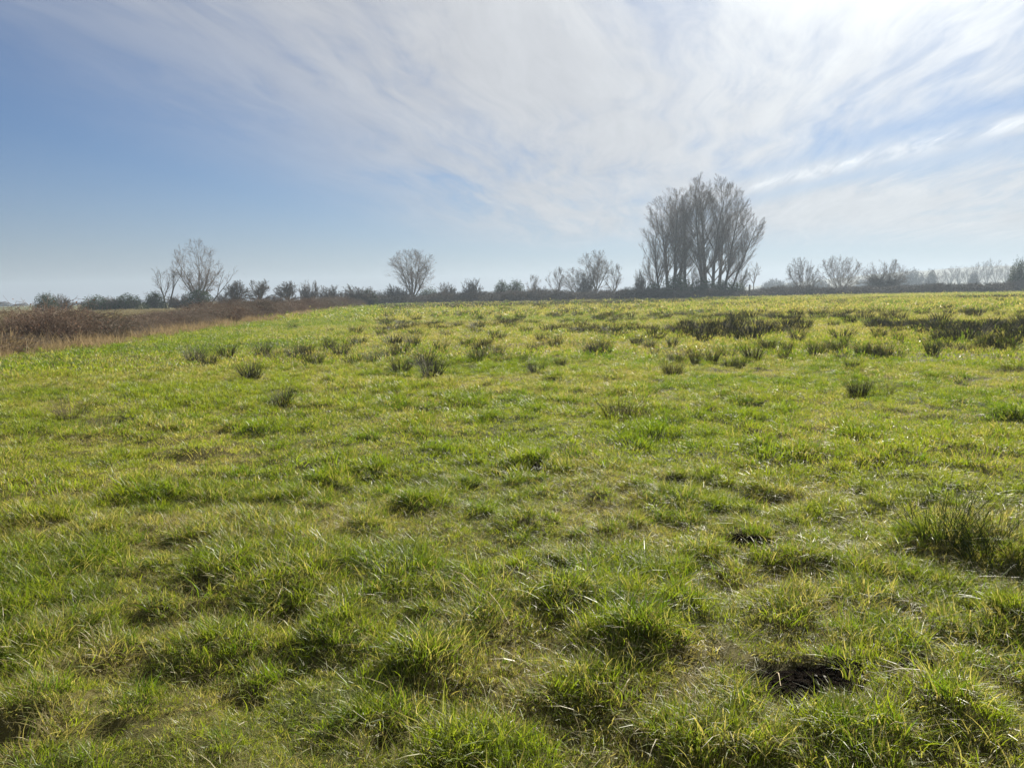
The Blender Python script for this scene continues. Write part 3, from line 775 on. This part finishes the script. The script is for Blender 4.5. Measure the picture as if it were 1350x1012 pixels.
# ------------------------------------------------------------------ rushes
def rush_mesh(seed, n, rad, h, mat, w_=.007, spread=.42):
    g = np.random.default_rng(seed); V, Fc, rv = [], [], []
    for i in range(n):
        a = g.uniform(0, 6.283); q = rad * math.sqrt(g.uniform()); az = a + g.normal(0, .5)
        hh = h * (.5 + .55 * g.uniform()); ln = hh * abs(g.normal(.25, .3)) * (spread / .42) + q * .3
        bend = g.uniform(.0, .22) * hh
        b = len(V); k = w_ * .5 * g.uniform(.7, 1.3)
        for u in (0, .5, 1.0):
            c = Vector((q * math.cos(a) + math.cos(az) * (ln * u + bend * u * u), q * math.sin(a) + math.sin(az) * (ln * u + bend * u * u), hh * u - bend * .4 * u * u - .03))
            kk = k * (1 - .75 * u)
            for m in range(3):
                th = 2.094 * m; V.append((c.x + math.cos(th) * kk, c.y + math.sin(th) * kk, c.z))
        rv += [g.uniform() ** 2.2] * 9
        for s in (0, 3):
            for m in range(3):
                m2 = (m + 1) % 3; Fc.append((b + s + m, b + s + m2, b + s + 3 + m2, b + s + 3 + m))
    me = bpy.data.meshes.new('stems'); me.from_pydata(V, [], Fc); me.update()
    q_ = me.attributes.new('rnd', 'FLOAT', 'POINT'); q_.data.foreach_set('value', np.array(rv, np.float32))
    me.materials.append(mat); return me
RU = [rush_mesh(600 + k, 135, .18, .58, M_RUSH, .011) for k in range(4)]          # middle distance
RF = [rush_mesh(610 + k, 80, .30, .60, M_RUSH, .024) for k in range(4)]          # far, bushier
RP = [rush_mesh(620 + k, 90, .24, .50, M_RUSHP, .009, .6) for k in range(2)]      # bleached
RN = rush_mesh(631, 90, .22, .50, M_RUSHG, .005, .5)                             # the near one
RN2 = rush_mesh(632, 85, .26, .40, M_RUSHG, .005, .55)
COLS = [(300, 'the large left tree'), (345, 'the thorn tree pair'), (395, 'the single thorn tree'), (440, 'the pale upright scrub'), (495, 'the dark thicket'), (575, 'the lone round tree'), (650, 'the round-topped thorn bush'),
        (697, 'the close pair of dark bushes'), (750, 'the small round bare tree'), (830, 'the tallest of the small tree group'), (910, 'the left poplar cluster'), (970, 'the right poplar cluster'), (1030, 'the thin sapling'),
        (1082, 'the first willow'), (1136, 'the middle willow'), (1195, 'the last willow'), (1236, 'the small hazy dome tree'), (1328, 'the far hazy tree row'), (9999, 'the evergreen at the right edge')]
def under(px): return next(nm for x1, nm in COLS if px < x1)
def rush(me, px, py, s, lab, group, rz=None, wide=1.0):
    x, y = gp(px, py)
    o = mesh_obj('rush_clump', me); o.location = (x, y, zg(x, y)); o.rotation_euler = (0, 0, rnd.uniform(0, 6.28) if rz is None else rz)
    o.scale = (s * wide, s * wide, s); return tag(o, lab, 'rush', group)
rnd.seed(99)
rush(RN, 1240, 718, .88, 'nearest rush clump, thin dark spikes fanning up near the right edge', None, 0.4)
rush(RN2, 1290, 728, .88, 'low dense rush clump between the nearest spiky one and the right edge', None, 2.4)
rush(RN2, 1338, 748, 1.0, 'nearest rush clump cut by the right edge of the view', None, 1.4)
for px, py, s, pale, lab in (
    (331, 499, 1.15, 0, 'largest single dark rush clump in the left middle of the field'), (95, 548, 1.0, 1, 'wide bleached rush clump at the left, nearest on that side'),
    (140, 556, .8, 1, 'bleached rush clump just right of the nearest left one'), (180, 514, .7, 1, 'low bleached rush clump behind the nearest left ones'), (372, 533, .75, 0, 'small sparse rush clump in front of the largest left clump'),
    (816, 549, 1.0, 1, 'upright bleached rush clump alone in the middle foreground'), (838, 552, .7, 1, 'low grassy rush clump right of the bleached one in the middle'),
    (1131, 520, .8, 0, 'small fan of rushes alone in the right middle ground'), (1164, 518, .65, 1, 'sparse pale rush clump right of the small lone fan'), (886, 492, .9, 0, 'rush clump nearest in the centre right of the mid field'),
    (708, 489, .9, 0, 'nearest dark rush clump at the centre of the field'), (385, 432, 1.0, 0, 'lone dark rush clump close to the bramble bank'),
    (1332, 490, .8, 1, 'pale rush clump nearest the right edge of the mid field')):
    rush((RP if pale else RU)[px % (2 if pale else 4)], px, py, s * .74, lab, None, wide=1.1)
LEFTC = [(391, 472), (414, 483), (433, 460), (448, 467), (471, 440), (472, 454), (483, 431), (461, 420), (481, 424), (467, 480), (491, 479), (506, 470), (527, 470), (518, 454), (529, 490),
         (546, 457), (560, 482), (569, 495), (581, 463), (255, 476), (300, 474), (362, 471), (275, 482), (345, 468), (405, 468)]
MIDC = [(605, 429), (613, 456), (629, 461), (632, 431), (640, 462), (649, 464), (657, 468), (667, 426), (673, 432), (658, 449), (649, 443), (683, 478), (695, 438), (715, 450), (734, 458), (758, 457), (777, 467),
        (797, 458), (813, 445), (839, 453), (856, 458), (886, 457), (915, 473), (938, 478), (960, 468), (992, 473), (730, 416), (849, 423), (881, 420), (720, 437), (745, 433), (765, 430), (790, 437), (825, 432), (785, 466), (865, 447), (640, 455)]
RIGHTC = [(1010, 459), (1015, 462), (1038, 463), (1052, 449), (1075, 469), (1085, 466), (1106, 464), (1098, 462), (1111, 445), (1151, 467), (1174, 473), (1163, 470), (1161, 447), (1196, 453), (1185, 449), (1232, 439), (1222, 442), (1237, 450), (1244, 459), (1277, 463), (1266, 461),
          (1272, 445), (1312, 455), (1300, 452), (1337, 455), (1319, 416), (1347, 414), (1249, 413), (1280, 414), (1340, 405), (1227, 404), (1106, 408), (1086, 409), (1045, 405), (1026, 409), (1325, 440), (1295, 436), (1343, 432), (1309, 462), (1327, 463)]
EXTRA = []
while len(EXTRA) < 64:                   # the many small clumps between the ones read off the photograph
    px, py = rnd.uniform(430, 1345), 424 + 62 * rnd.random() ** 1.5
    if all(abs(px - a) > 9 or abs(py - b) > 5 for a, b in LEFTC + MIDC + RIGHTC + EXTRA): EXTRA.append((px, py))
rows = {}
for px, py in LEFTC + MIDC + RIGHTC + EXTRA:
    far = gp(px, py)[1] > 26
    pale = rnd.random() < .18 and not far
    me = rnd.choice(RP) if pale else rnd.choice(RF if far else RU)
    small = .75 if (px, py) in EXTRA else 1.0
    o = rush(me, px + rnd.uniform(-1, 1), py, rnd.uniform(.62, 1.05) * (.85 if far else .92) * small, '', 'scattered rush clumps of the mid field')
    rows.setdefault(under(px), []).append((py, pale, o))
for nm, L_ in rows.items():
    L_.sort(key=lambda a: -a[0])
    for i, (py, pale, o) in enumerate(L_):
        o['label'] = '%s rush clump below %s, %s from the front' % ('bleached' if pale else 'dark', nm, ORD[i])
BAND = []
def band_rush(n, x0, x1, y0, y1, lab):
    for i in range(n):
        for q in range(40):
            px, py = rnd.uniform(x0, x1), rnd.uniform(y0, y1)
            if all(abs(px - a) > 13 or abs(py - b) > 3.2 for a, b in BAND): break
        BAND.append((px, py))
        rush(rnd.choice(RF), px, py, rnd.uniform(.65, 1.1), lab + under(px), 'rush clumps massed in dark bands', wide=rnd.uniform(.9, 1.3))
band_rush(46, 905, 1200, 412, 436, 'dark far-band rush clump below ')
band_rush(16, 900, 1010, 424, 448, 'dark far-band rush clump below ')
band_rush(18, 690, 910, 408, 420, 'dark far-band rush clump below ')
band_rush(18, 500, 690, 406, 421, 'dark far-band rush clump below ')
band_rush(22, 1200, 1360, 408, 450, 'dark far-band rush clump below ')
def far_rushes():
    n = 5200
    px = GR.uniform(500, 1400, n); py = GR.uniform(0, 1, n) ** .7
    xs, ys = [], []
    for a, b in zip(px, py):
        lo = np.interp(a, [500, 700, 1000, 1350], [402, 398, 393, 389]); hi = np.interp(a, [500, 700, 1000, 1350], [409, 406, 399, 396])
        x, y = gp(a, lo + b * (hi - lo)); xs.append(x); ys.append(y)
    x, y = np.array(xs), np.array(ys); keep = (y < 190) & (fbm(x * .06, y * .06, 87, 2) > np.where(np.array(px) < 1010, .34, .52)); x, y = x[keep], y[keep]
    bx, by = [], []                      # and the clumps behind the front ones in the dark bands
    for cnt, x0, x1, y0, y1 in ((50, 905, 1200, 408, 424), (60, 690, 910, 405, 417), (70, 500, 690, 403, 418), (40, 1200, 1370, 405, 425)):
        for i in range(cnt):
            a, b = gp(GR.uniform(x0, x1), GR.uniform(y0, y1)); bx.append(a); by.append(b)
    for i in range(900):                 # small loose tufts thickening towards the far side of the field
        q = GR.uniform(0, 1) ** 1.6
        a = GR.uniform(500, 1380); top = np.interp(a, [500, 700, 1000, 1350], [404, 401, 398, 395])
        a, b = gp(a, top + q * (440 - top)); bx.append(a); by.append(b)
    bx, by = np.array(bx), np.array(by); k_ = fbm(bx * .16, by * .10, 89, 2) > .46
    x, y = np.concatenate([x, bx[k_]]), np.concatenate([y, by[k_]]); n = len(x)
    s = GR.uniform(.5, 1.0, n) * np.where(y < 75, .72, 1.0)
    pr = [RF[0], RF[1], RF[2]]
    scatter('distant_rushes', pr, np.column_stack([x, y, ter(x, y)]), np.column_stack([np.zeros(n), np.zeros(n), GR.uniform(0, 6.28, n)]),
            np.column_stack([s * 1.5, s * 1.5, s]), GR.integers(0, 3, n), {}, 'far grey green rushes merging into a strip before the hedge', 'rushes')
far_rushes()

# ------------------------------------------------------------------ bare mud, stalks, post
def mud_mat(t):
    n = t.noise(pos(t), 60, 5, .7); c = t.mix(t.ss(n, .4, .7), (.007, .006, .005, 1), (.020, .016, .012, 1))
    p = t.n('ShaderNodeBsdfPrincipled'); t.put(p.inputs['Base Color'], c); p.inputs['Roughness'].default_value = 1.0; p.inputs['Specular IOR Level'].default_value = 0.0
    t.l.new(bump(t, n, .9, .02), p.inputs['Normal']); return p.outputs[0]
M_MUD = simple_mat('black_peat', mud_mat)
M_FLINT = simple_mat('pale_flint', lambda t: bsdf(t, (.30, .28, .24, 1), .7, .1))
def clod(seed, r):
    rnd.seed(seed); import bmesh
    bm = bmesh.new(); bmesh.ops.create_icosphere(bm, subdivisions=2, radius=r)
    for v in bm.verts: v.co *= .75 + .5 * float(vn(np.array([v.co.x / r * 2 + seed]), np.array([v.co.y / r * 2 + v.co.z / r * 1.7]), seed)[0]); v.co.z *= .6
    me = bpy.data.meshes.new('clod'); bm.to_mesh(me); bm.free(); return me
CL = [clod(701, .022), clod(702, .015)]
for m in CL: m.materials.append(M_MUD)
FL = clod(705, .006); FL.materials.append(M_FLINT)
mud_labels = ['wide black mud scrape in the grass at lower right', 'dark muddy scrape left of the nearest rushes', 'small dark mud hole right of the wide black scrape', 'small dark mud hole near the bottom right corner',
              'dark bare patch in the grass right of centre', 'small dark bare patch right of the one at centre']
for i, ((cx, cy), a, b, _) in enumerate(MUD):
    rnd.seed(720 + i); root = empty('mud_patch', (cx, cy, zg(cx, cy))); V, Fc = [], []
    nr, na = 8, 28
    for r_ in range(nr + 1):
        for q in range(na):
            th = 6.283 * q / na; k = r_ / nr * 1.12
            wob = 1 + .45 * (float(vn(np.array([math.cos(th) * 2 + i * 5 + 9]), np.array([math.sin(th) * 2]), 3)[0]) - .5)
            x, y = cx + math.cos(th) * a * k * wob, cy + math.sin(th) * b * k * wob
            V.append((x - cx, y - cy, zg(x, y) + .006 + .012 * (rnd.random()) - (.05 if r_ == nr else 0) - root.location.z))
    for r_ in range(nr):
        for q in range(na):
            q2 = (q + 1) % na; Fc.append((r_ * na + q, (r_ + 1) * na + q, (r_ + 1) * na + q2, r_ * na + q2))
    me = bpy.data.meshes.new('mud_surface'); me.from_pydata(V, [], Fc); me.update(); me.materials.append(M_MUD)
    mesh_obj('mud_surface', me, root)
    for j in range(int(46 * a / .2)):
        th = rnd.uniform(0, 6.283); k = rnd.uniform(.1, .95); x, y = math.cos(th) * a * k, math.sin(th) * b * k
        o = mesh_obj('clod', CL[j % 2], root); o.location = (x, y, zg(cx + x, cy + y) - root.location.z + .012); o.rotation_euler = (0, 0, th); o.scale = (rnd.uniform(.35, 1.2),) * 3
    if i == 0:
        for x, y in ((.06, .03), (.08, -.01), (.09, -.085)):
            o = mesh_obj('flint', FL, root); o.location = (x, y, zg(cx + x, cy + y) - root.location.z + .03)
    tag(root, mud_labels[i], 'mud', 'bare mud scrapes in the turf')
M_STALK = simple_mat('dead_stalk', lambda t: bsdf(t, (.42, .33, .20, 1), .6, .3))
for (p1, p2, lab) in (((600, 768), (672, 838), 'long pale dead stalk lying across the central tussocks'), ((1172, 1001), (1215, 1008), 'short pale dead stalk at the bottom right'),
                      ((1024, 898), (1030, 925), 'bent pale stalk at the edge of the wide black scrape')):
    m = MB(); a, b = gp(*p1), gp(*p2); pts = []
    for k in range(7):
        u = k / 6; x, y = a[0] + (b[0] - a[0]) * u, a[1] + (b[1] - a[1]) * u
        pts.append(Vector((x - a[0], y - a[1], zg(x, y) + .075 + .03 * math.sin(u * 3.1) - zg(*a) + rnd.uniform(-.006, .006))))
    m.tube(pts, [.0022 - .0002 * k for k in range(7)], 5)
    o = mesh_obj('dead_stalk', m.mesh('dead_stalk', M_STALK)); o.location = (a[0], a[1], zg(*a)); tag(o, lab, 'stalk')
x, Y_, _ = at(988, 386, 190); root = empty('old_post', (x, Y_, zg(x, Y_)))
m = MB(); m.tube([Vector((0, 0, -.1)), Vector((0, 0, 1.6)), Vector((.03, 0, 3.1)), Vector((.03, 0, 3.2))], [.28, .25, .22, .10], 8); mesh_obj('shaft', m.mesh('shaft', M_POST), root)
m = MB(); m.tube([Vector((-.06, -.20, 2.5)), Vector((.25, -.12, 2.75)), Vector((.45, 0, 3.0))], [.13, .15, .06], 6); mesh_obj('pale_stub', m.mesh('pale_stub', M_CHALK), root)
tag(root, 'short dark post with a pale stub beside the thin sapling', 'post')

# ------------------------------------------------------------------ far woods and hill
FT = [spread_tree(811, 12, 8, 5, .15, .6, 7, .7, (M_BARK, M_TWIG), .04), spread_tree(812, 12, 9, 5, .12, .75, 7, .7, (M_BARK, M_TWIG), .04)]
FG = 'far hazy trees on the right skyline'
for i, (px, top, Y_, k) in enumerate(((1240, 354, 610, 0), (1252, 351, 620, 1), (1264, 350, 610, 0), (1276, 351, 615, 0), (1288, 346, 605, 1), (1300, 341, 600, 1), (1312, 343, 600, 0), (1325, 348, 610, 1))):
    tree('distant_tree', FT[k], px, 20, top, Y_, 'hazy bare tree in the far row on the right skyline, %s from its left' % ORD[i], i * 1.1, FG, 382)
FB = [bush_meshes(821, 14, 7, 26, 1.0, M_THORN, M_HEDGE, 2600, .6, .05), bush_meshes(822, 12, 8, 26, 1.0, M_THORN, M_HEDGE, 2600, .6, .05)]
for i, (px, top, wpx, Y_, lab) in enumerate(((1203, 357, 34, 520, 'pale hazy rounded tree just right of the last willow'), (1227, 356, 16, 460, 'small hazy dome-shaped tree left of the far row'), (1283, 360, 14, 440, 'small dark hazy conical tree within the far row'))):
    shrub(FB[i % 2], px, wpx, top, 382, Y_, lab, FG, 'distant_tree', 'tree')
k = 0
for px, top, wpx, lab in ((2, 398, 20, 'at the left edge of the view'), (14, 402, 14, 'second from the left edge, lower than its neighbours'), (27, 400, 15, 'just left of the leftmost dark shrub'), (98, 398, 16, 'between the first two dark shrubs'),
        (200, 399, 30, 'behind the ivy dome of the leaning tree'), (225, 398, 26, 'between the leaning tree and the large left tree'), (500, 385, 14, 'just right of the dark thicket'), (520, 386, 16, 'just left of the lone round tree'),
        (608, 386, 24, 'left of the round-topped thorn bush'), (646, 384, 22, 'left of the close pair of dark bushes'), (700, 382, 26, 'right of the close pair of dark bushes'), (830, 378, 26, 'between the small tree group and the poplars'),
        (1012, 372, 18, 'first to the right of the sapling'), (1020, 368, 22, 'tallest between the sapling and first willow'), (1030, 370, 16, 'third to the right of the sapling'), (1046, 371, 20, 'behind the first willow'),
        (1082, 369, 24, 'between the first and middle willow'), (1138, 368, 20, 'between the middle and last willow'), (1150, 367, 24, 'behind the left side of the last willow')):
    shrub(FB[k % 2], px, wpx, top, 401 - px * .016, 560 + (k % 3) * 40, 'faint hazy far tree ' + lab, 'far hazy trees in the gaps', 'distant_tree', 'tree'); k += 1
def hill():
    V, Fc = [], []
    xs = np.linspace(150, 1150, 90); ys = np.linspace(640, 1180, 40)
    X_, Y2 = np.meshgrid(xs, ys)
    h = 24 * smooth(X_, 200, 640) * smooth(Y2, 640, 900) * (.75 + .5 * fbm(X_ * .004, Y2 * .004, 95, 3)) + 4 * fbm(X_ * .07, Y2 * .07, 97, 2) * smooth(X_, 200, 330) - 3 * (1 - smooth(X_, 150, 200))
    keep = None
    V = np.column_stack([X_.ravel(), Y2.ravel(), h.ravel() - .5])
    n = len(xs)
    Fc = [(i * n + j, i * n + j + 1, (i + 1) * n + j + 1, (i + 1) * n + j) for i in range(len(ys) - 1) for j in range(n - 1)]
    me = bpy.data.meshes.new('hill'); me.from_pydata(V.tolist(), [], Fc); me.update()
    me.polygons.foreach_set('use_smooth', np.ones(len(me.polygons), bool))
    def f(t):
        n_ = t.noise(pos(t), .02, 5, .6); return bsdf(t, t.mix(t.ss(n_, .4, .6), (.028, .032, .022, 1), (.05, .055, .03, 1)), .95, .1)
    me.materials.append(simple_mat('wooded_hillside', f))
    o = mesh_obj('hill', me); o['kind'] = 'structure'
hill()

# ------------------------------------------------------------------ haze
def haze():
    x0, x1, y0, y1, z0, z1 = -1450, 1450, -1450, 1450, -5.0, 40.0
    V = [(a, b, c) for a in (x0, x1) for b in (y0, y1) for c in (z0, z1)]
    Fc = [(0, 1, 3, 2), (4, 6, 7, 5), (0, 4, 5, 1), (2, 3, 7, 6), (0, 2, 6, 4), (1, 5, 7, 3)]
    me = bpy.data.meshes.new('haze'); me.from_pydata(V, [], Fc); me.update()
    m = bpy.data.materials.new('thin_haze'); m.use_nodes = True; m.node_tree.nodes.clear()
    t = NT(m.node_tree); o_ = t.n('ShaderNodeOutputMaterial'); v = t.n('ShaderNodeVolumePrincipled')
    v.inputs['Color'].default_value = (.36, .44, .53, 1); v.inputs['Density'].default_value = HAZE; v.inputs['Anisotropy'].default_value = .25
    t.l.new(v.outputs[0], o_.inputs['Volume']); me.materials.append(m)
    o = mesh_obj('haze', me); o['kind'] = 'stuff'; o['label'] = 'thin bluish spring haze over the fields'
HAZE = .00055
haze()
